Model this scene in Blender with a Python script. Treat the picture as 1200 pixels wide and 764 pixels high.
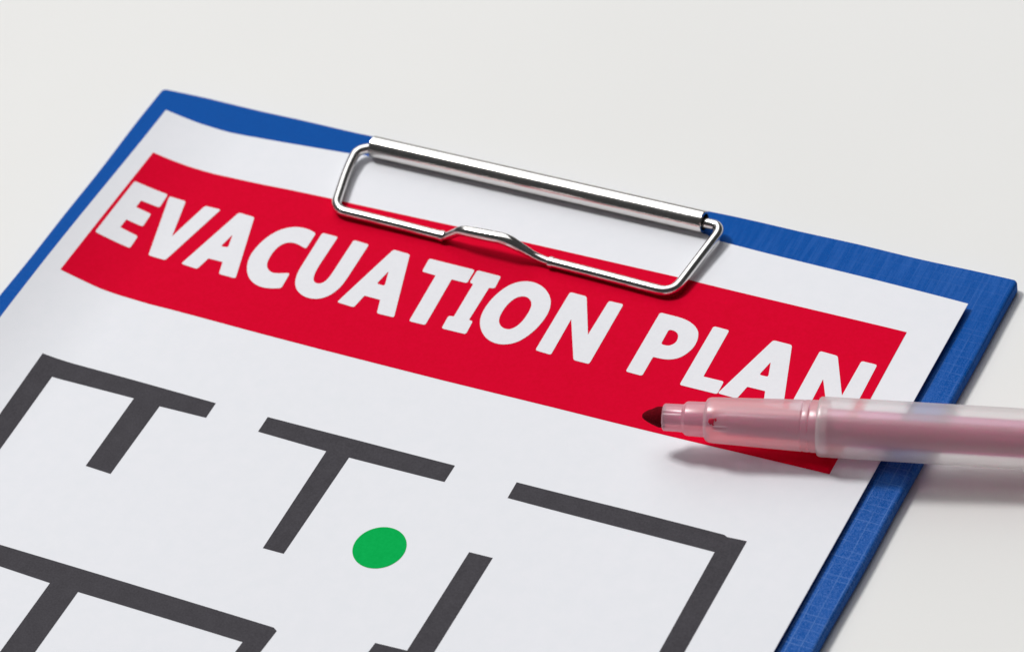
import bpy, bmesh, math, random
from mathutils import Vector, Matrix
from mathutils.geometry import tessellate_polygon

for o in list(bpy.data.objects):
    bpy.data.objects.remove(o)
scene = bpy.context.scene
C = scene.collection
MM = 0.001
T = 2.4                      # board thickness in mm; board top = z 0 of the "sheet frame"

# ------------------------------------------------------------------ camera
def V(x, y, z=0.0):          # sheet frame (mm, origin at the sheet's top right corner) -> world metres
    return Vector((x * MM, y * MM, (z + T) * MM))

Rc = ((0.8828899485, 0.4439504736, -0.1530141035),
      (0.2159271713, -0.6731812638, -0.7072499154),
      (-0.4169901624, 0.5913839388, -0.6902059413))
cam_d = bpy.data.cameras.new('camera')
cam = bpy.data.objects.new('camera', cam_d); C.objects.link(cam)
xr = Vector(Rc[0]); yu = -Vector(Rc[1]); zb = -Vector(Rc[2])
m = Matrix((xr, yu, zb)).transposed().to_4x4()
m.translation = V(169.8494369, -361.5421906, 390.5881643)
cam.matrix_world = m
cam_d.sensor_width = 36.0
cam_d.lens = 36.0 * 4208.52 / 1200.0
cam_d.clip_start = 0.01
cam_d.clip_end = 50.0
cam_d.dof.use_dof = True
cam_d.dof.focus_distance = 0.545
cam_d.dof.aperture_fstop = 32.0
scene.camera = cam

# ------------------------------------------------------------------ world and studio lamps
w = bpy.data.worlds.new('World'); scene.world = w; w.use_nodes = True
bg = w.node_tree.nodes['Background']
bg.inputs['Color'].default_value = (0.95, 0.97, 1.0, 1)
bg.inputs['Strength'].default_value = 0.05

def softbox(name, direction, dist, sx, sy, power, col, target=(-60, -40, 0)):
    l = bpy.data.lights.new(name, 'AREA'); l.shape = 'RECTANGLE'; l.size = sx; l.size_y = sy
    l.energy = power; l.color = col
    o = bpy.data.objects.new(name, l); C.objects.link(o)
    d = Vector(direction).normalized()
    o.location = V(*target) + d * dist
    o.rotation_euler = d.to_track_quat('Z', 'Y').to_euler()
    return o
softbox('key_softbox', (-0.50, 0.10, 0.86), 3.6, 0.68, 0.68, 83.0, (1.0, 0.985, 0.97))
softbox('overhead_softbox', (-0.33, 0.50, 0.79), 3.3, 2.4, 4.2, 64.0, (0.985, 0.99, 1.0))

scene.view_settings.view_transform = 'Standard'
scene.view_settings.look = 'None'
scene.view_settings.exposure = 0.0
scene.view_settings.gamma = 1.0
scene.view_settings.use_curve_mapping = False
scene.render.engine = 'CYCLES'
scene.cycles.max_bounces = 20
scene.cycles.transmission_bounces = 16
scene.cycles.diffuse_bounces = 10

# ------------------------------------------------------------------ material helpers
def srgb(r, g, b):
    f = lambda c: (c / 12.92 if c <= 0.04045 else ((c + 0.055) / 1.055) ** 2.4)
    return (f(r / 255), f(g / 255), f(b / 255), 1.0)

class NT:
    def __init__(self, name):
        self.m = bpy.data.materials.new(name); self.m.use_nodes = True
        self.t = self.m.node_tree; self.p = self.t.nodes['Principled BSDF']
        self.out = self.t.nodes['Material Output']
        tc = self.n('ShaderNodeTexCoord')
        mp = self.n('ShaderNodeMapping'); mp.inputs['Scale'].default_value = (1000, 1000, 1000)   # millimetres
        self.l(tc.outputs['Object'], mp.inputs['Vector']); self.co = mp.outputs['Vector']
    def n(self, kind, **kw):
        x = self.t.nodes.new(kind)
        for k, v in kw.items(): setattr(x, k, v)
        return x
    def l(self, a, b): self.t.links.new(a, b)
    def val(self, sock, v):
        if hasattr(v, 'node'): self.l(v, sock)
        else: sock.default_value = v
    def math(self, op, a, b=0.0, c=0.0):
        x = self.n('ShaderNodeMath', operation=op)
        self.val(x.inputs[0], a); self.val(x.inputs[1], b); self.val(x.inputs[2], c)
        return x.outputs[0]
    def noise(self, scale, detail=2.0, rough=0.5, vec=None):
        x = self.n('ShaderNodeTexNoise'); x.inputs['Scale'].default_value = scale
        x.inputs['Detail'].default_value = detail; x.inputs['Roughness'].default_value = rough
        self.l(vec or self.co, x.inputs['Vector']); return x.outputs['Fac']
    def scaled(self, sx, sy, sz=1.0):
        mp = self.n('ShaderNodeMapping'); mp.inputs['Scale'].default_value = (sx, sy, sz)
        self.l(self.co, mp.inputs['Vector']); return mp.outputs['Vector']
    def rng(self, v, a, b, c, d):
        x = self.n('ShaderNodeMapRange'); self.l(v, x.inputs['Value'])
        for k, q in zip(('From Min', 'From Max', 'To Min', 'To Max'), (a, b, c, d)): self.val(x.inputs[k], q)
        return x.outputs['Result']
    def mix(self, fac, a, b):
        x = self.n('ShaderNodeMix', data_type='RGBA')
        self.val(x.inputs[0], fac); self.val(x.inputs[6], a); self.val(x.inputs[7], b)
        return x.outputs[2]
    def bump(self, h, strength, dist):
        x = self.n('ShaderNodeBump'); x.inputs['Strength'].default_value = strength
        x.inputs['Distance'].default_value = dist * MM
        self.l(h, x.inputs['Height']); self.l(x.outputs['Normal'], self.p.inputs['Normal'])
    def set(self, **kw):
        for k, v in kw.items(): self.val(self.p.inputs[k.replace('_', ' ')], v)
        return self

# table: matt off-white laminate
a = NT('table_white'); nz = a.noise(0.012, 3)
a.set(Base_Color=a.mix(a.rng(nz, 0.35, 0.65, 0, 1), srgb(235, 235, 233), srgb(233, 233, 231)), Roughness=0.5)
a.p.inputs['Specular IOR Level'].default_value = 0.15
a.bump(a.noise(0.9, 4, 0.6), 0.12, 0.05)
M_TABLE = a.m

# white office paper: faint mottling and fibre relief
a = NT('paper_white'); n1 = a.noise(0.35, 5, 0.65); n2 = a.noise(3.5, 3, 0.6)
a.set(Base_Color=a.mix(a.rng(n1, 0.3, 0.7, 0, 1), srgb(237, 238, 243), srgb(234, 236, 241)), Roughness=0.75)
a.p.inputs['Specular IOR Level'].default_value = 0.1
a.bump(a.math('ADD', a.math('MULTIPLY', n1, 0.4), n2), 0.2, 0.02)
M_PAPER = a.m

def ink(name, col, col2, grain=5.0, rough=0.8):
    a = NT(name); n1 = a.noise(grain, 3, 0.7); n2 = a.noise(0.4, 3, 0.6)
    f = a.math('ADD', a.rng(n1, 0.3, 0.7, 0, 0.7), a.rng(n2, 0.3, 0.7, 0, 0.3))
    a.set(Base_Color=a.mix(f, col, col2), Roughness=rough)
    a.p.inputs['Specular IOR Level'].default_value = 0.04
    a.bump(n1, 0.2, 0.02)
    return a.m
M_RED = ink('ink_red', srgb(212, 0, 40), srgb(222, 0, 48), 1.5)
M_WHITE = ink('ink_reserved_white', srgb(236, 237, 241), srgb(231, 232, 237), 1.5, 0.7)
M_GREY = ink('ink_charcoal', srgb(64, 62, 66), srgb(80, 78, 83), 3.2)
M_GREEN = ink('ink_green', srgb(0, 168, 76), srgb(10, 180, 86), 2.0)

# blue book cloth: fine weave with irregular paler slub threads both ways
a = NT('blue_book_cloth')
sep = a.n('ShaderNodeSeparateXYZ'); a.l(a.co, sep.inputs[0])
wob = a.noise(0.5, 2)
def threads(axis, period, width, seed):
    v = a.math('ADD', sep.outputs[axis], a.math('MULTIPLY', wob, 0.15))
    v = a.math('ADD', a.math('DIVIDE', v, period), seed)
    cell = a.math('FLOOR', v)
    wn = a.n('ShaderNodeTexWhiteNoise', noise_dimensions='1D'); a.l(cell, wn.inputs['W'])
    fr = a.math('FRACT', v)
    d = a.math('ABSOLUTE', a.math('SUBTRACT', fr, a.rng(wn.outputs['Value'], 0, 1, 0.25, 0.75)))
    return a.rng(d, width * 0.3, width, 1.0, 0.0)
tx = threads(0, 1.45, 0.075, 3.3)
ty = threads(1, 1.6, 0.06, 7.7)
brk = a.rng(a.noise(0.45, 2, 0.5, a.scaled(0.35, 1.0)), 0.38, 0.6, 0.15, 1.0)
brk2 = a.rng(a.noise(0.45, 2, 0.5, a.scaled(1.0, 0.35)), 0.38, 0.6, 0.25, 1.0)
th = a.math('MAXIMUM', a.math('MULTIPLY', tx, brk2), a.math('MULTIPLY', ty, brk))
wx = a.n('ShaderNodeTexWave', wave_type='BANDS', bands_direction='X'); wx.inputs['Scale'].default_value = 1.3
wy = a.n('ShaderNodeTexWave', wave_type='BANDS', bands_direction='Y'); wy.inputs['Scale'].default_value = 1.3
for q in (wx, wy):
    a.l(a.co, q.inputs['Vector']); q.inputs['Distortion'].default_value = 1.5; q.inputs['Detail Scale'].default_value = 1.2
weave = a.math('MULTIPLY', wx.outputs['Fac'], wy.outputs['Fac'])
fine = a.noise(4.0, 3, 0.7)
patch = a.math('MULTIPLY', a.rng(sep.outputs[0], -40, 0, 0.10, 1.0), a.rng(sep.outputs[1], -5, -50, 0.25, 1.0))   # glancing sheen painted into the colour: threads and specks paler towards lower right
base = a.mix(a.rng(a.math('ADD', weave, fine), 0.4, 1.3, 0, 1), srgb(0, 70, 150), srgb(0, 92, 180))
streak = a.rng(a.noise(1.0, 3, 0.6, a.scaled(1.6, 0.12)), 0.42, 0.68, 0.0, 0.50)
base = a.mix(a.math('MULTIPLY', streak, a.rng(sep.outputs[0], -70, -20, 0, 1)), base, srgb(52, 104, 184))
speck = a.rng(a.noise(4.5, 2, 0.8), 0.45, 0.64, 0.0, 0.75)
base = a.mix(a.math('MULTIPLY', speck, patch), base, srgb(84, 124, 196))  # speckled sheen of the cloth, painted as paler blue
col = a.mix(a.math('MULTIPLY', a.math('MULTIPLY', th, patch), 0.45), base, srgb(120, 156, 214))
a.set(Base_Color=col, Roughness=0.6)
a.p.inputs['Specular IOR Level'].default_value = 0.06
a.p.inputs['Sheen Weight'].default_value = 0.0
a.bump(a.math('ADD', a.math('ADD', weave, a.math('MULTIPLY', fine, 0.7)), a.math('MULTIPLY', th, 0.8)), 0.45, 0.06)
M_CLOTH = a.m

# polished chrome
a = NT('chrome'); n1 = a.noise(0.8, 3)
a.set(Base_Color=srgb(222, 219, 216), Metallic=1.0, Roughness=a.rng(n1, 0.3, 0.7, 0.16, 0.22))
a.bump(a.noise(1.2, 2), 0.06, 0.02)
M_CHROME = a.m

# frosted polypropylene: rough see-through wall with some milky scatter and a soft gloss
def frosted(name, col, rough, milk):
    a = NT(name)
    nb = a.noise(0.9, 3, 0.6, a.scaled(0.25, 1.0, 1.0))
    bp = a.n('ShaderNodeBump'); bp.inputs['Strength'].default_value = 0.1; bp.inputs['Distance'].default_value = 0.05 * MM
    a.l(nb, bp.inputs['Height'])
    rf = a.n('ShaderNodeBsdfRefraction'); rf.inputs['Color'].default_value = col; rf.inputs['Roughness'].default_value = rough; rf.inputs['IOR'].default_value = 1.08
    tl = a.n('ShaderNodeBsdfTranslucent'); tl.inputs['Color'].default_value = col
    df = a.n('ShaderNodeBsdfDiffuse'); df.inputs['Color'].default_value = col
    gl = a.n('ShaderNodeBsdfGlossy'); gl.inputs['Roughness'].default_value = 0.32
    for q in (rf, tl, df, gl): a.l(bp.outputs['Normal'], q.inputs['Normal'])
    def mix(f, p, q):
        x = a.n('ShaderNodeMixShader'); a.val(x.inputs[0], f); a.l(p.outputs[0], x.inputs[1]); a.l(q.outputs[0], x.inputs[2]); return x
    tp = a.n('ShaderNodeBsdfTransparent'); tp.inputs['Color'].default_value = col
    body = mix(milk, mix(0.55, rf, tp), mix(0.55, df, tl))
    a.l(mix(0.085, body, gl).outputs[0], a.out.inputs['Surface'])
    return a.m
M_BARREL = frosted('frosted_plastic', srgb(253, 253, 252), 0.50, 0.33)
M_GRIP = frosted('frosted_grip_plastic', srgb(254, 244, 247), 0.32, 0.38)
M_COLLAR = frosted('frosted_collar_plastic', srgb(250, 214, 224), 0.32, 0.58)
M_FILM = frosted('reservoir_film_pink', srgb(244, 178, 214), 0.3, 0.12)
a = NT('felt_red_dark'); n1 = a.noise(3.0, 4, 0.7)
a.set(Base_Color=a.mix(a.rng(n1, 0.3, 0.7, 0, 1), srgb(78, 4, 14), srgb(106, 8, 20)), Roughness=0.95)
a.p.inputs['Specular IOR Level'].default_value = 0.05
a.bump(n1, 0.6, 0.15); M_FELT = a.m
a = NT('ink_reservoir_fibre'); n1 = a.noise(1.5, 3, 0.6, a.scaled(0.08, 1, 1))
a.set(Base_Color=a.mix(a.rng(n1, 0.3, 0.7, 0, 1), srgb(186, 4, 116), srgb(206, 28, 138)), Roughness=0.8); M_CORE = a.m

a = NT('ink_stain_red'); n1 = a.noise(3, 2)
a.set(Base_Color=a.mix(n1, srgb(170, 10, 50), srgb(200, 20, 60)), Roughness=0.5); M_STAIN = a.m

# ------------------------------------------------------------------ mesh helpers
def link(name, me, mat, parent=None, smooth=True, mw=None):
    o = bpy.data.objects.new(name, me); C.objects.link(o)
    if mat: me.materials.append(mat)
    if smooth:
        for p in me.polygons: p.use_smooth = True
    if parent is not None: o.parent = parent
    return o
def tag(o, label, cat):
    o['label'] = label; o['category'] = cat; return o
def bm_obj(name, bm, mat, parent=None, smooth=True):
    bmesh.ops.recalc_face_normals(bm, faces=bm.faces)
    me = bpy.data.meshes.new(name); bm.to_mesh(me); bm.free()
    return link(name, me, mat, parent, smooth)
def empty(name, loc=(0, 0, 0)):
    o = bpy.data.objects.new(name, None); C.objects.link(o); o.location = loc; o.empty_display_size = 0.01; return o

def sm(a, b, x):
    k = min(1.0, max(0.0, (x - a) / (b - a))); return k * k * (3 - 2 * k)
def sheet_z(x, y):           # how the sheet lies over the board: curled up at the left, lifted at the right edge
    s = max(0.0, (-130.0 - x) / 17.0)
    curl = (2.3 + 0.9 * sm(0, -40, y) - 1.0 * sm(-45, -90, y)) * s ** 1.8
    mid = 0.20 * sm(-128, -105, x) * (1 - sm(-14, -40, y))
    r = 0.60 * sm(-45, 0, x)
    wav = 0.10 * math.sin(x * .07 + y * .045) * sm(-30, -60, y)
    return 0.3 + curl + mid + r + wav
XC = [-150 + i * 1.0 for i in range(25)] + [-125 + 3.0 * i for i in range(37)] + [-14 + 1.5 * i for i in range(12)]
YC = [2 - 2.5 * i for i in range(20)] + [-50 - 6 * i for i in range(28)]

def smooth_loop(pts, corner=0.42, inner=0.15, cutdeg=42):
    n = len(pts); P = [Vector((p[0], p[1])) for p in pts]
    area = sum(P[i].x * P[(i + 1) % n].y - P[(i + 1) % n].x * P[i].y for i in range(n))
    out = []
    for i in range(n):
        a, b, c = P[i - 1], P[i], P[(i + 1) % n]
        e1 = b - a; e2 = c - b; l1 = e1.length; l2 = e2.length
        cr = e1.x * e2.y - e1.y * e2.x
        ang = math.degrees(math.acos(max(-1, min(1, e1.dot(e2) / (l1 * l2)))))
        if ang > cutdeg:
            t1 = t2 = (corner if cr * area > 0 else inner)
            t1 = min(t1, .45 * l1); t2 = min(t2, .45 * l2); k = 5
        else:
            t1 = min(.5 * l1, 1.3); t2 = min(.5 * l2, 1.3); k = 4
        p0 = b - e1 * (t1 / l1); p2 = b + e2 * (t2 / l2)
        for j in range(k + 1):
            t = j / k
            q = p0 * (1 - t) ** 2 + b * (2 * t * (1 - t)) + p2 * t * t
            if not out or (q - out[-1]).length > 0.01: out.append(q)
    if (out[0] - out[-1]).length < 0.01: out.pop()
    return out

def printed(name, loops, dz, mat, parent, thick=0.0):
    """a flat shape laid on the sheet: loops in sheet mm (outline, then holes)"""
    L3 = [[Vector((p[0], p[1], 0)) for p in lp] for lp in loops]
    flat = [v for lp in L3 for v in lp]
    tris = tessellate_polygon(L3)
    bm = bmesh.new(); vs = [bm.verts.new(v) for v in flat]
    for t in tris:
        try: bm.faces.new([vs[i] for i in t])
        except ValueError: pass
    x0, x1 = min(v.x for v in flat), max(v.x for v in flat); y0, y1 = min(v.y for v in flat), max(v.y for v in flat)
    for x in XC:
        if x0 < x < x1:
            bmesh.ops.bisect_plane(bm, geom=bm.verts[:] + bm.edges[:] + bm.faces[:], dist=1e-6, plane_co=(x, 0, 0), plane_no=(1, 0, 0))
    for y in YC:
        if y0 < y < y1:
            bmesh.ops.bisect_plane(bm, geom=bm.verts[:] + bm.edges[:] + bm.faces[:], dist=1e-6, plane_co=(0, y, 0), plane_no=(0, 1, 0))
    for v in bm.verts: v.co = V(v.co.x, v.co.y, sheet_z(v.co.x, v.co.y) + dz)
    bmesh.ops.recalc_face_normals(bm, faces=bm.faces)
    if sum(f.normal.z * f.calc_area() for f in bm.faces) < 0:
        bmesh.ops.reverse_faces(bm, faces=bm.faces)
    me = bpy.data.meshes.new(name); bm.to_mesh(me); bm.free()
    o = link(name, me, mat, parent)
    if thick:
        md = o.modifiers.new('thickness', 'SOLIDIFY'); md.thickness = thick * MM; md.offset = -1.0
        o.modifiers.new('crisp_rim', 'EDGE_SPLIT').split_angle = math.radians(40)
    return o

def tube(path, radii, seg=20, closed_ends=True):
    """swept round wire along a list of mm points (sheet frame)"""
    P = [Vector(p) for p in path]; n = len(P); bm = bmesh.new(); rings = []
    tprev = (P[1] - P[0]).normalized()
    u = tprev.orthogonal().normalized()
    for i in range(n):
        t = (P[min(i + 1, n - 1)] - P[max(i - 1, 0)]).normalized()
        q = tprev.rotation_difference(t); u = (q @ u); u = (u - t * u.dot(t)).normalized(); tprev = t
        v = t.cross(u); r = radii[i] if hasattr(radii, '__len__') else radii
        rings.append([bm.verts.new(V(*(P[i] + (u * math.cos(k * 2 * math.pi / seg) + v * math.sin(k * 2 * math.pi / seg)) * r))) for k in range(seg)])
    for i in range(n - 1):
        for k in range(seg):
            bm.faces.new((rings[i][k], rings[i][(k + 1) % seg], rings[i + 1][(k + 1) % seg], rings[i + 1][k]))
    if closed_ends:
        bm.faces.new(rings[0][::-1]); bm.faces.new(rings[-1])
    return bm

def round_path(pts, trims, k=10):
    P = [Vector(p) for p in pts]; out = [P[0]]
    for i in range(1, len(P) - 1):
        a, b, c = P[i - 1], P[i], P[i + 1]
        t = trims[i]; d1 = (b - a).normalized(); d2 = (c - b).normalized()
        p0 = b - d1 * min(t, .49 * (b - a).length); p2 = b + d2 * min(t, .49 * (c - b).length)
        for j in range(k + 1):
            s = j / k; out.append(p0 * (1 - s) ** 2 + b * (2 * s * (1 - s)) + p2 * s * s)
    out.append(P[-1])
    res = [out[0]]
    for p in out[1:]:
        d = (p - res[-1]).length
        if d < 1e-4: continue
        m_ = max(1, int(d / 2.0)); q = res[-1].copy()
        for j in range(1, m_ + 1): res.append(q.lerp(p, j / m_))
    return res

def lathe(profile, seg=64, close=False):
    """profile: list of (s along x, radius) in mm, local frame"""
    bm = bmesh.new(); rings = []
    for s, r in profile:
        if r < 1e-6: rings.append([bm.verts.new((s * MM, 0, 0))])
        else: rings.append([bm.verts.new((s * MM, r * MM * math.cos(2 * math.pi * k / seg), r * MM * math.sin(2 * math.pi * k / seg))) for k in range(seg)])
    pairs = [(i, i + 1) for i in range(len(rings) - 1)] + ([(len(rings) - 1, 0)] if close else [])
    for i, j in pairs:
        A, B = rings[i], rings[j]
        for k in range(seg):
            k2 = (k + 1) % seg
            if len(A) == 1 and len(B) == 1: continue
            if len(A) == 1: bm.faces.new((A[0], B[k2], B[k]))
            elif len(B) == 1: bm.faces.new((A[k], A[k2], B[0]))
            else: bm.faces.new((A[k], A[k2], B[k2], B[k]))
    return bm
def auto_smooth(o, deg=35):
    me = o.data
    bm = bmesh.new(); bm.from_mesh(me)
    for e in bm.edges:
        if len(e.link_faces) == 2 and e.calc_face_angle(0) > math.radians(deg): e.smooth = False
    bm.to_mesh(me); bm.free()

# ------------------------------------------------------------------ table
bm = bmesh.new()
bmesh.ops.create_grid(bm, x_segments=1, y_segments=1, size=2.0)
table = bm_obj('table', bm, M_TABLE, None, False)
table['kind'] = 'structure'; table['label'] = 'plain matt off-white table top'

# ------------------------------------------------------------------ clipboard
BX0, BX1, BY0, BY1 = -151.6, 5.3, -222.0, 6.95
clip = tag(empty('clipboard', V((BX0 + BX1) / 2, BY0, -T)), 'blue cloth-covered clipboard with chrome wire clip lying on white table', 'clipboard')
cw = clip.location.copy()
def adopt(o, root):
    o.parent = root; o.matrix_parent_inverse = Matrix.Translation(-root.location)

def rounded_box(x0, x1, y0, y1, z0, z1, cr, er, nx=60):
    # outline with rounded corners, profile rounded at top and bottom edges, edges faintly uneven like glued cloth
    out = []
    rnd = random.Random(4)
    ph = [rnd.uniform(0, 6.28) for _ in range(6)]
    for cx, cy, a0 in ((x1 - cr, y1 - cr, 0), (x0 + cr, y1 - cr, 90), (x0 + cr, y0 + cr, 180), (x1 - cr, y0 + cr, 270)):
        for k in range(7):
            t = math.radians(a0 + 15 * k); out.append((cx + cr * math.cos(t), cy + cr * math.sin(t), math.cos(t), math.sin(t)))
        nxt = {0: (x0 + cr, y1, 0, 1), 90: (x0, y0 + cr, -1, 0), 180: (x1 - cr, y0, 0, -1), 270: (x1, y1 - cr, 1, 0)}[a0]
        last = out[-1]
        for j in range(1, nx):
            t = j / nx
            out.append((last[0] + (nxt[0] - last[0]) * t, last[1] + (nxt[1] - last[1]) * t, nxt[2], nxt[3]))
    bm = bmesh.new(); rings = []
    prof = []
    for k in range(6):
        t = math.pi / 2 * k / 5; prof.append((er * (1 - math.sin(t)), z1 - er * (1 - math.cos(t))))
    for k in range(6):
        t = math.pi / 2 * k / 5; prof.append((er * (1 - math.cos(t)), z0 + er * (1 - math.sin(t))))
    for ins, z in prof:
        ring = []
        for (x, y, nx_, ny_) in out:
            wv = 0.10 * math.sin(x * .11 + ph[0] + y * .09) + 0.06 * math.sin(x * .31 + ph[1] - y * .27)
            sk = 0.006 * (y + 75) * max(0.0, (x + 70) / 75)      # the right-hand edge is not quite square
            ring.append(bm.verts.new(V(x + sk - nx_ * (ins + wv), y - ny_ * (ins + wv), z)))
        rings.append(ring)
    n = len(out)
    for a_, b_ in zip(rings, rings[1:]):
        for k in range(n): bm.faces.new((a_[k], a_[(k + 1) % n], b_[(k + 1) % n], b_[k]))
    bm.faces.new(rings[0]); bm.faces.new(rings[-1][::-1])
    return bm
board = bm_obj('board', rounded_box(BX0, BX1, BY0, BY1, -T, 0, 0.9, 0.6), M_CLOTH); adopt(board, clip)
auto_smooth(board, 50)

ZC = 2.3; RR = 1.85
r0 = Vector((-106.5, 2.12, ZC)); r1 = Vector((-45.4, 1.92, ZC))
ax = (r1 - r0).normalized()
def tube_shell(p0, p1, ro, ri, seg=40):
    ax = (p1 - p0).normalized(); L = (p1 - p0).length
    bm = lathe([(0, ri), (0, ro - .12), (.12, ro), (L - .12, ro), (L, ro - .12), (L, ri)], seg, True)
    q = Vector((1, 0, 0)).rotation_difference(ax).to_matrix().to_4x4()
    q.translation = V(*p0)
    bm.transform(q); return bm
rod = bm_obj('hinge_tube', tube_shell(r0, r1, RR, RR - .45), M_CHROME); adopt(rod, clip); auto_smooth(rod, 40)
rod['label'] = 'polished chrome hinge tube at the top edge'
# folded plate that ties the tube to the board
bm = bmesh.new(); bmesh.ops.create_cube(bm, size=1)
bm.transform(Matrix.Translation(V(-75.8, 2.6, 0.36)) @ Matrix.Diagonal((50 * MM, 1.3 * MM, 0.7 * MM, 1)))
pl = bm_obj('hinge_plate', bm, M_CHROME, None, False); adopt(pl, clip)

# wire bail
RW = 0.83
pts = [(-101, 2.0, ZC), (-106.2, 2.0, ZC), (-108.8, 0.45, ZC - .05), (-108.3, -4.2, ZC - .5), (-105.9, -12.95, 1.7), (-95, -13.0, 1.6), (-85.0, -13.1, 1.45),
       (-81.6, -13.1, 3.9), (-73.4, -13.1, 4.25), (-68.2, -13.1, 1.75), (-66.0, -13.2, 1.45), (-56, -13.45, 1.5), (-43.9, -13.9, 1.6), (-42.2, 0.6, ZC), (-43.2, 1.78, ZC), (-50, 1.78, ZC)]
trims = [0, 1.0, 1.6, 3, 2.3, 1, 0.9, 1.0, 1.3, 1.0, 0.8, 1, 2.6, 1.2, .6, 0]
path = round_path(pts, trims)
rad = []
for p in path:      # the thumb bend is pressed thinner at its foot and fuller on its crown
    r = RW
    if -85.2 < p.x < -66 and p.y < -12: r = RW * (0.80 + 0.38 * sm(-84, -79, p.x) * (1 - sm(-73, -69, p.x)))
    rad.append(r)
wire = bm_obj('clip_wire', tube(path, rad, 24), M_CHROME); adopt(wire, clip)
wire['label'] = 'bent chrome wire bail with raised thumb bend'
# small crimp marks where the thumb bend starts and ends
for x, y, z in ((-85.5, -13.1, 1.46), (-65.6, -13.21, 1.45)):
    bm = tube([(x - .42, y, z), (x - .36, y, z), (x + .36, y, z), (x + .42, y, z)], [RW * .9, RW + .11, RW + .11, RW * .9], 28)
    c_ = bm_obj('crimp', bm, M_CHROME); adopt(c_, clip); auto_smooth(c_, 30)

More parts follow.
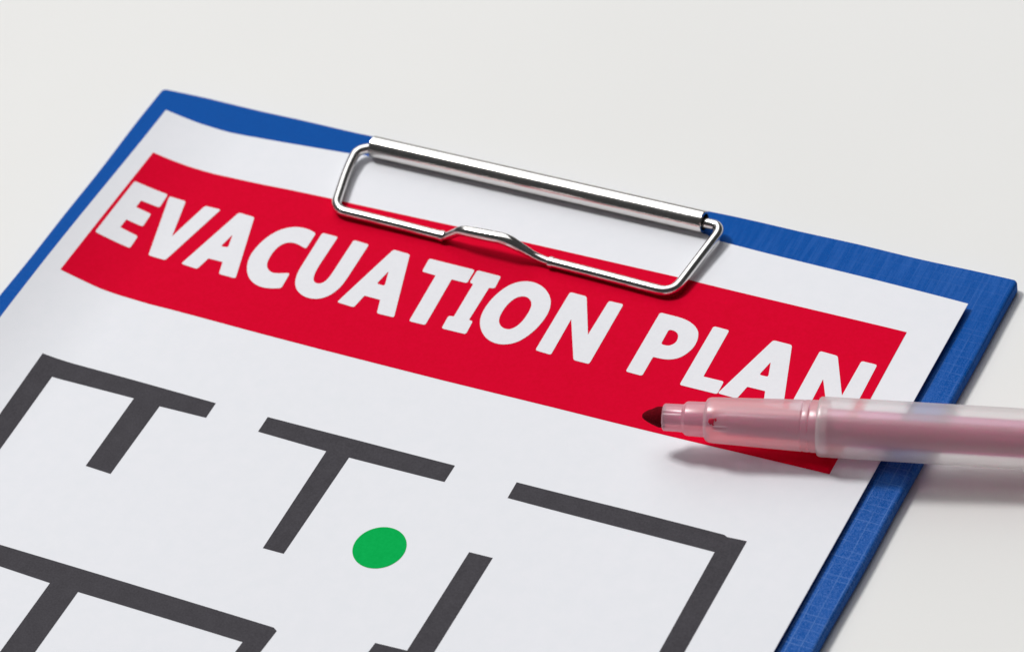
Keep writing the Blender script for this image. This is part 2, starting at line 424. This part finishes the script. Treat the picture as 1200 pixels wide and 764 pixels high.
# ------------------------------------------------------------------ printed sheet
BANNER = [(-142.99,-9.95),(-139.49,-10.09),(-136.22,-10.19),(-131.23,-10.19),(-126.23,-10.12),(-121.25,-10.05),(-116.35,-9.88),(-108.04,-9.77),(-104.57,-9.79),(-84.12,-9.47),(-71.14,-9.43),(-45.32,-9.28),(-25.03,-9.71),(-5.88,-10.12),(-5.64,-40.99),(-26.87,-41.09),(-50.19,-41.15),(-70.85,-41.32),(-92.45,-41.32),(-105.16,-41.23),(-118.16,-41.04),(-120.79,-41.01),(-125.5,-41.03),(-130.38,-40.82),(-135.14,-40.69),(-138.77,-40.39),(-142.88,-40.14)]
GLYPHS = {
  'E': [[(-142.31,-17.21),(-135.85,-17.46),(-135.59,-20.7),(-139.18,-20.56),(-139.14,-22.27),(-136.11,-22.56),(-135.9,-25.68),(-139.15,-25.43),(-139.15,-27.43),(-135.52,-27.9),(-135.34,-30.83),(-142.19,-30.28)]],
  'V': [[(-135.42,-17.7),(-132.25,-17.7),(-130.16,-25.88),(-128.5,-17.63),(-125.43,-17.65),(-128.32,-31.2),(-131.67,-31.05)]],
  'A': [[(-122.04,-17.39),(-118.9,-17.61),(-114.64,-31.39),(-117.89,-31.31),(-118.69,-28.64),(-121.46,-28.61),(-122.03,-31.4),(-125.28,-31.1)], [(-120.36,-22.38),(-119.57,-25.33),(-120.92,-25.46)]],
  'C': [[(-106.83,-18.03),(-108.13,-17.6),(-109.27,-17.47),(-110.3,-17.53),(-111.42,-17.84),(-112.55,-18.51),(-113.48,-19.51),(-114.23,-20.84),(-114.76,-22.57),(-114.99,-24.43),(-114.94,-26.06),(-114.54,-27.57),(-113.83,-29.04),(-112.97,-30.18),(-112.03,-30.97),(-110.8,-31.61),(-109.48,-31.87),(-108.07,-31.75),(-106.81,-31.36),(-106.13,-31.04),(-106.43,-27.79),(-106.73,-27.66),(-107.49,-27.9),(-108.44,-28.27),(-109.33,-28.39),(-110.25,-28.07),(-110.98,-27.35),(-111.41,-26.4),(-111.61,-25.1),(-111.61,-23.6),(-111.31,-22.41),(-110.79,-21.62),(-109.97,-21.18),(-109.06,-21.1),(-107.98,-21.32),(-107.29,-21.6),(-106.66,-21.68)]],
  'U': [[(-105.83,-17.6),(-102.84,-17.67),(-102.61,-24.89),(-102.43,-26.45),(-102.02,-27.66),(-101.48,-28.24),(-100.81,-28.35),(-100.22,-28.11),(-99.79,-27.36),(-99.64,-26.11),(-99.92,-17.53),(-96.97,-17.71),(-96.71,-25.73),(-96.73,-27.61),(-97.12,-29.19),(-97.84,-30.53),(-99,-31.45),(-100.31,-31.73),(-101.63,-31.62),(-103.07,-30.98),(-104.17,-29.94),(-104.88,-28.55),(-105.31,-26.94),(-105.42,-25.23)]],
  'A2': [[(-92.46,-17.55),(-89.33,-17.72),(-85.05,-31.38),(-88.18,-31.38),(-89.1,-28.51),(-92.03,-28.43),(-92.46,-31.34),(-95.69,-31.12)], [(-90.87,-22.21),(-89.9,-25.46),(-91.41,-25.43)]],
  'T': [[(-85.79,-17.63),(-77.37,-17.74),(-77.21,-20.84),(-80.03,-20.82),(-79.38,-31.35),(-82.32,-31.35),(-82.95,-20.8),(-85.54,-20.67)]],
  'I': [[(-76.95,-17.69),(-72.59,-17.76),(-72.34,-20.58),(-73.28,-20.71),(-73.11,-28.17),(-72.38,-28.22),(-72.14,-31.17),(-76.51,-31.19),(-76.7,-28.32),(-75.8,-28.24),(-76.14,-20.74),(-76.86,-20.57)]],
  'O': [[(-68.01,-17.44),(-66.43,-17.39),(-64.87,-17.9),(-63.46,-18.91),(-62.43,-20.18),(-61.79,-21.68),(-61.56,-23.16),(-61.57,-24.75),(-61.83,-26.63),(-62.38,-28.35),(-63.09,-29.73),(-63.98,-30.7),(-65.23,-31.38),(-66.73,-31.55),(-68.24,-31.16),(-69.6,-30.26),(-70.74,-28.92),(-71.42,-27.58),(-71.79,-26.14),(-71.87,-24.21),(-71.63,-22.3),(-71.11,-20.53),(-70.39,-19.11),(-69.32,-18.03)], [(-67.18,-20.71),(-66.27,-20.74),(-65.44,-21.27),(-64.91,-22.14),(-64.69,-23.11),(-64.62,-24.65),(-64.75,-25.99),(-65.11,-27.26),(-65.88,-28.1),(-66.83,-28.19),(-67.66,-27.81),(-68.28,-27.1),(-68.62,-26.3),(-68.78,-25.32),(-68.8,-23.89),(-68.55,-22.38),(-68,-21.29)]],
  'N': [[(-60.27,-17.61),(-57.29,-17.71),(-53.38,-25.32),(-53.44,-17.54),(-50.87,-17.51),(-50.43,-31.03),(-53.16,-31.02),(-57.44,-23.02),(-57.09,-31.09),(-59.91,-30.92)]],
  'P': [[(-44.53,-17.4),(-40.86,-17.46),(-39.35,-17.79),(-38.06,-18.42),(-37.11,-19.28),(-36.62,-20.2),(-36.29,-21.42),(-36.25,-22.8),(-36.62,-24.17),(-37.25,-25.3),(-38.07,-26),(-39.04,-26.41),(-40.11,-26.56),(-41.49,-26.57),(-41.4,-30.8),(-44.26,-30.71)], [(-41.62,-20.42),(-40.68,-20.36),(-39.91,-20.78),(-39.55,-21.36),(-39.35,-22.19),(-39.47,-22.98),(-40.05,-23.59),(-40.66,-23.73),(-41.5,-23.67)]],
  'L': [[(-35.16,-17.65),(-32.42,-17.77),(-32.19,-28.08),(-28.68,-28.11),(-28.59,-30.89),(-35.01,-30.79)]],
  'A3': [[(-24.94,-17.76),(-21.73,-17.89),(-17.65,-30.82),(-20.88,-30.85),(-21.75,-28.14),(-24.77,-28.09),(-25.29,-30.86),(-28.61,-30.68)], [(-23.42,-22.18),(-22.51,-25.25),(-24.06,-25.23)]],
  'N2': [[(-17.07,-17.84),(-14.04,-18.02),(-10.14,-25.58),(-10.12,-17.96),(-7.5,-18),(-7.21,-31.25),(-9.99,-31.17),(-14.25,-23.21),(-13.99,-31.13),(-16.85,-30.89)]],
}
WALLS = {
  'w1': [(-136.32,-56.81),(-120,-56.96),(-103.45,-57.18),(-103.34,-60.48),(-111.83,-60.68),(-111.77,-75.9),(-116.51,-75.67),(-116.74,-60.48),(-132.27,-60.57),(-131.41,-92.67),(-134.84,-99.57)],
  'w2': [(-93.95,-57.14),(-77.74,-56.97),(-60.79,-56.92),(-60.78,-60.45),(-77.41,-60.64),(-77.41,-81.42),(-81.02,-81.48),(-81.47,-60.6),(-93.86,-60.41)],
  'w3': [(-133.57,-94.24),(-120.77,-94.28),(-95.75,-94.52),(-71.61,-94.71),(-70.88,-95.14),(-72.06,-111.96),(-75.42,-113.16),(-74.68,-98.75),(-103.78,-98.57),(-103.79,-123.12),(-109.02,-124.93),(-108.93,-98.45),(-118.34,-98.08),(-131.45,-97.5)],
  'w4': [(-50.11,-57.03),(-32.28,-56.87),(-15.6,-56.93),(-15.06,-57.2),(-11.93,-57.03),(-11.7,-91.05),(-15.05,-92.18),(-15.57,-60.49),(-50,-60.34)],
  'w5': [(-50.62,-71.93),(-46.7,-71.83),(-46.62,-105.28),(-50.38,-106.63),(-50.73,-97.59),(-56.71,-97.84),(-55.89,-93.81),(-55.78,-92.23),(-50.6,-91.96)],
}

YTOP = [(-146.05, -.25), (-140, -.4), (-134, -.3), (-129, .05), (-120, .55), (-110.3, 1.1), (-108, 1.45), (-104, 1.2), (-52, 1.15), (-44.9, 1.1), (-43.4, .35), (-33.6, -.1), (-15, -.8), (0.75, -1.5)]
outline = YTOP + [(0.25, -75), (-0.1, -208), (-146.0, -208), (-146.0, -52)]
root = tag(empty('paper_sheet', V(-73, -208, 0.3)), 'white printed plan sheet with red heading held under the wire clip', 'paper')
sheet = printed('sheet', [outline], 0.0, M_PAPER, None, 0.12); adopt(sheet, root)
banner = printed('banner', [BANNER], 0.035, M_RED, None); adopt(banner, root)
banner['label'] = 'red printed heading band with white capitals'
for k in ('E', 'V', 'A', 'C', 'U', 'A2', 'T', 'I', 'O', 'N', 'P', 'L', 'A3', 'N2'):
    g = printed('letter', [smooth_loop(lp) for lp in GLYPHS[k]], 0.07, M_WHITE, None); g.parent = banner
    g.matrix_parent_inverse = banner.matrix_parent_inverse.copy()
    g['label'] = 'printed white capital letter %s' % k[0]
for g in list(banner.children): g.matrix_parent_inverse = Matrix.Identity(4)
for k in WALLS:
    adopt(printed('wall_line', [WALLS[k]], 0.035, M_GREY, None), root)
dot = printed('dot', [[(-64.02 + 4.12 * math.cos(t * math.pi / 36), -75.53 + 4.12 * math.sin(t * math.pi / 36)) for t in range(72)]], 0.035, M_GREEN, None)
adopt(dot, root); dot['label'] = 'green printed dot'

# ------------------------------------------------------------------ felt-tip marker
tip = V(-34.25, -44.08, 7.14); far = V(20.42, -28.6, 4.67)
ax = (far - tip).normalized()
zx = Vector((0, 0, 1)); yy = zx.cross(ax).normalized(); zz = ax.cross(yy)
mk = tag(empty('felt_tip_marker'), 'uncapped frosted red felt-tip marker lying across right edge of clipboard', 'marker')
mm_ = Matrix((ax, yy, zz)).transposed().to_4x4(); mm_.translation = tip
mk.matrix_world = mm_
def part(name, bm, mat, parent=mk, deg=35):
    o = bm_obj(name, bm, mat, parent); auto_smooth(o, deg); return o
nib = part('nib', lathe([(0.1, 0), (.12, .3), (.5, .62), (1.0, .9), (1.6, 1.16), (2.2, 1.42), (2.7, 1.55), (3.45, 1.58), (3.5, 0)], 40), M_FELT)
rn = random.Random(9)
for v in nib.data.vertices:           # felt fibres: slightly ragged surface
    if v.co.x < 3.2 * MM:
        k = 1 + rn.uniform(-.045, .045); v.co.y *= k; v.co.z *= k
# stepped collar
col = part('collar', lathe([(3.4, 1.6), (3.3, 1.9), (3.5, 2.05), (6.2, 2.08), (6.45, 2.2), (6.7, 2.48), (7.0, 2.58), (9.6, 2.64), (10.2, 2.6)], 96), M_COLLAR)
for v in col.data.vertices:          # shallow moulded grooves round the narrow end
    if v.co.x < 6.0 * MM:
        t = math.atan2(v.co.z, v.co.y); k = 1 - 0.07 * max(0.0, math.cos(6 * t + .6)) ** 6
        v.co.y *= k; v.co.z *= k
part('grip', lathe([(9.8, 2.66), (9.75, 2.9), (9.95, 3.2), (10.4, 3.38), (11.5, 3.45), (18, 3.66), (24.2, 3.86), (24.35, 3.76), (24.55, 3.87), (25.3, 3.9), (25.45, 3.8), (25.65, 3.91), (27.4, 3.95), (28.2, 3.9)], 72), M_GRIP)
LB = 116.0
part('barrel', lathe([(27.4, 3.98), (26.75, 4.02), (26.7, 4.3), (26.9, 4.44), (27.3, 4.5), (60, 4.5), (LB - 1, 4.45), (LB, 4.0), (LB, 0)], 80), M_BARREL)
res = part('ink_reservoir', lathe([(10.9, 0), (10.9, 1.0), (13, 1.45), (24, 1.6), (27, 1.9), (LB - 6, 1.9), (LB - 6, 0)], 40), M_CORE)
for v in res.data.vertices: v.co.z -= (0.3 + 0.25 * sm(10, 28, v.co.x / MM)) * MM       # lies low inside the barrel
part('reservoir_film', lathe([(10.8, 1.2), (13, 2.05), (24, 2.2), (27.5, 2.7), (LB - 5.5, 2.7)], 48), M_FILM)
part('feed_wick', lathe([(3.5, 0), (3.5, .95), (10.6, .95), (10.6, 0)], 24), M_CORE)
rnd = random.Random(2)
for s, t, r in ((11.1, 46, .52), (11.7, 42, .34), (13.2, 40, .18), (11.4, 55, .22)):
    bm = bmesh.new(); bmesh.ops.create_icosphere(bm, subdivisions=2, radius=1)
    for v in bm.verts: v.co *= 1 + rnd.uniform(-.2, .2)
    bm.transform(Matrix.Rotation(math.radians(t), 4, 'X') @ Matrix.Translation((s * MM, 0, 3.40 * MM)) @ Matrix.Diagonal((r * MM, r * MM, .07 * MM, 1)))
    bm_obj('ink_stain', bm, M_STAIN, mk)
# small moulded frame mark on the grip
bm = bmesh.new()
for (s0, s1, w0, w1) in ((11.3, 13.5, -.42, -.30), (11.3, 13.5, .30, .42), (13.38, 13.5, -.30, .30)):
    g = bmesh.ops.create_cube(bm, size=1)
    bmesh.ops.transform(bm, verts=g['verts'], matrix=Matrix.Rotation(math.radians(64), 4, 'X') @ Matrix.Translation(((s0 + s1) / 2 * MM, (w0 + w1) / 2 * MM, 3.48 * MM)) @ Matrix.Diagonal(((s1 - s0) * MM, (w1 - w0) * MM, .12 * MM, 1)))
bm_obj('mould_mark', bm, M_GRIP, mk, False)
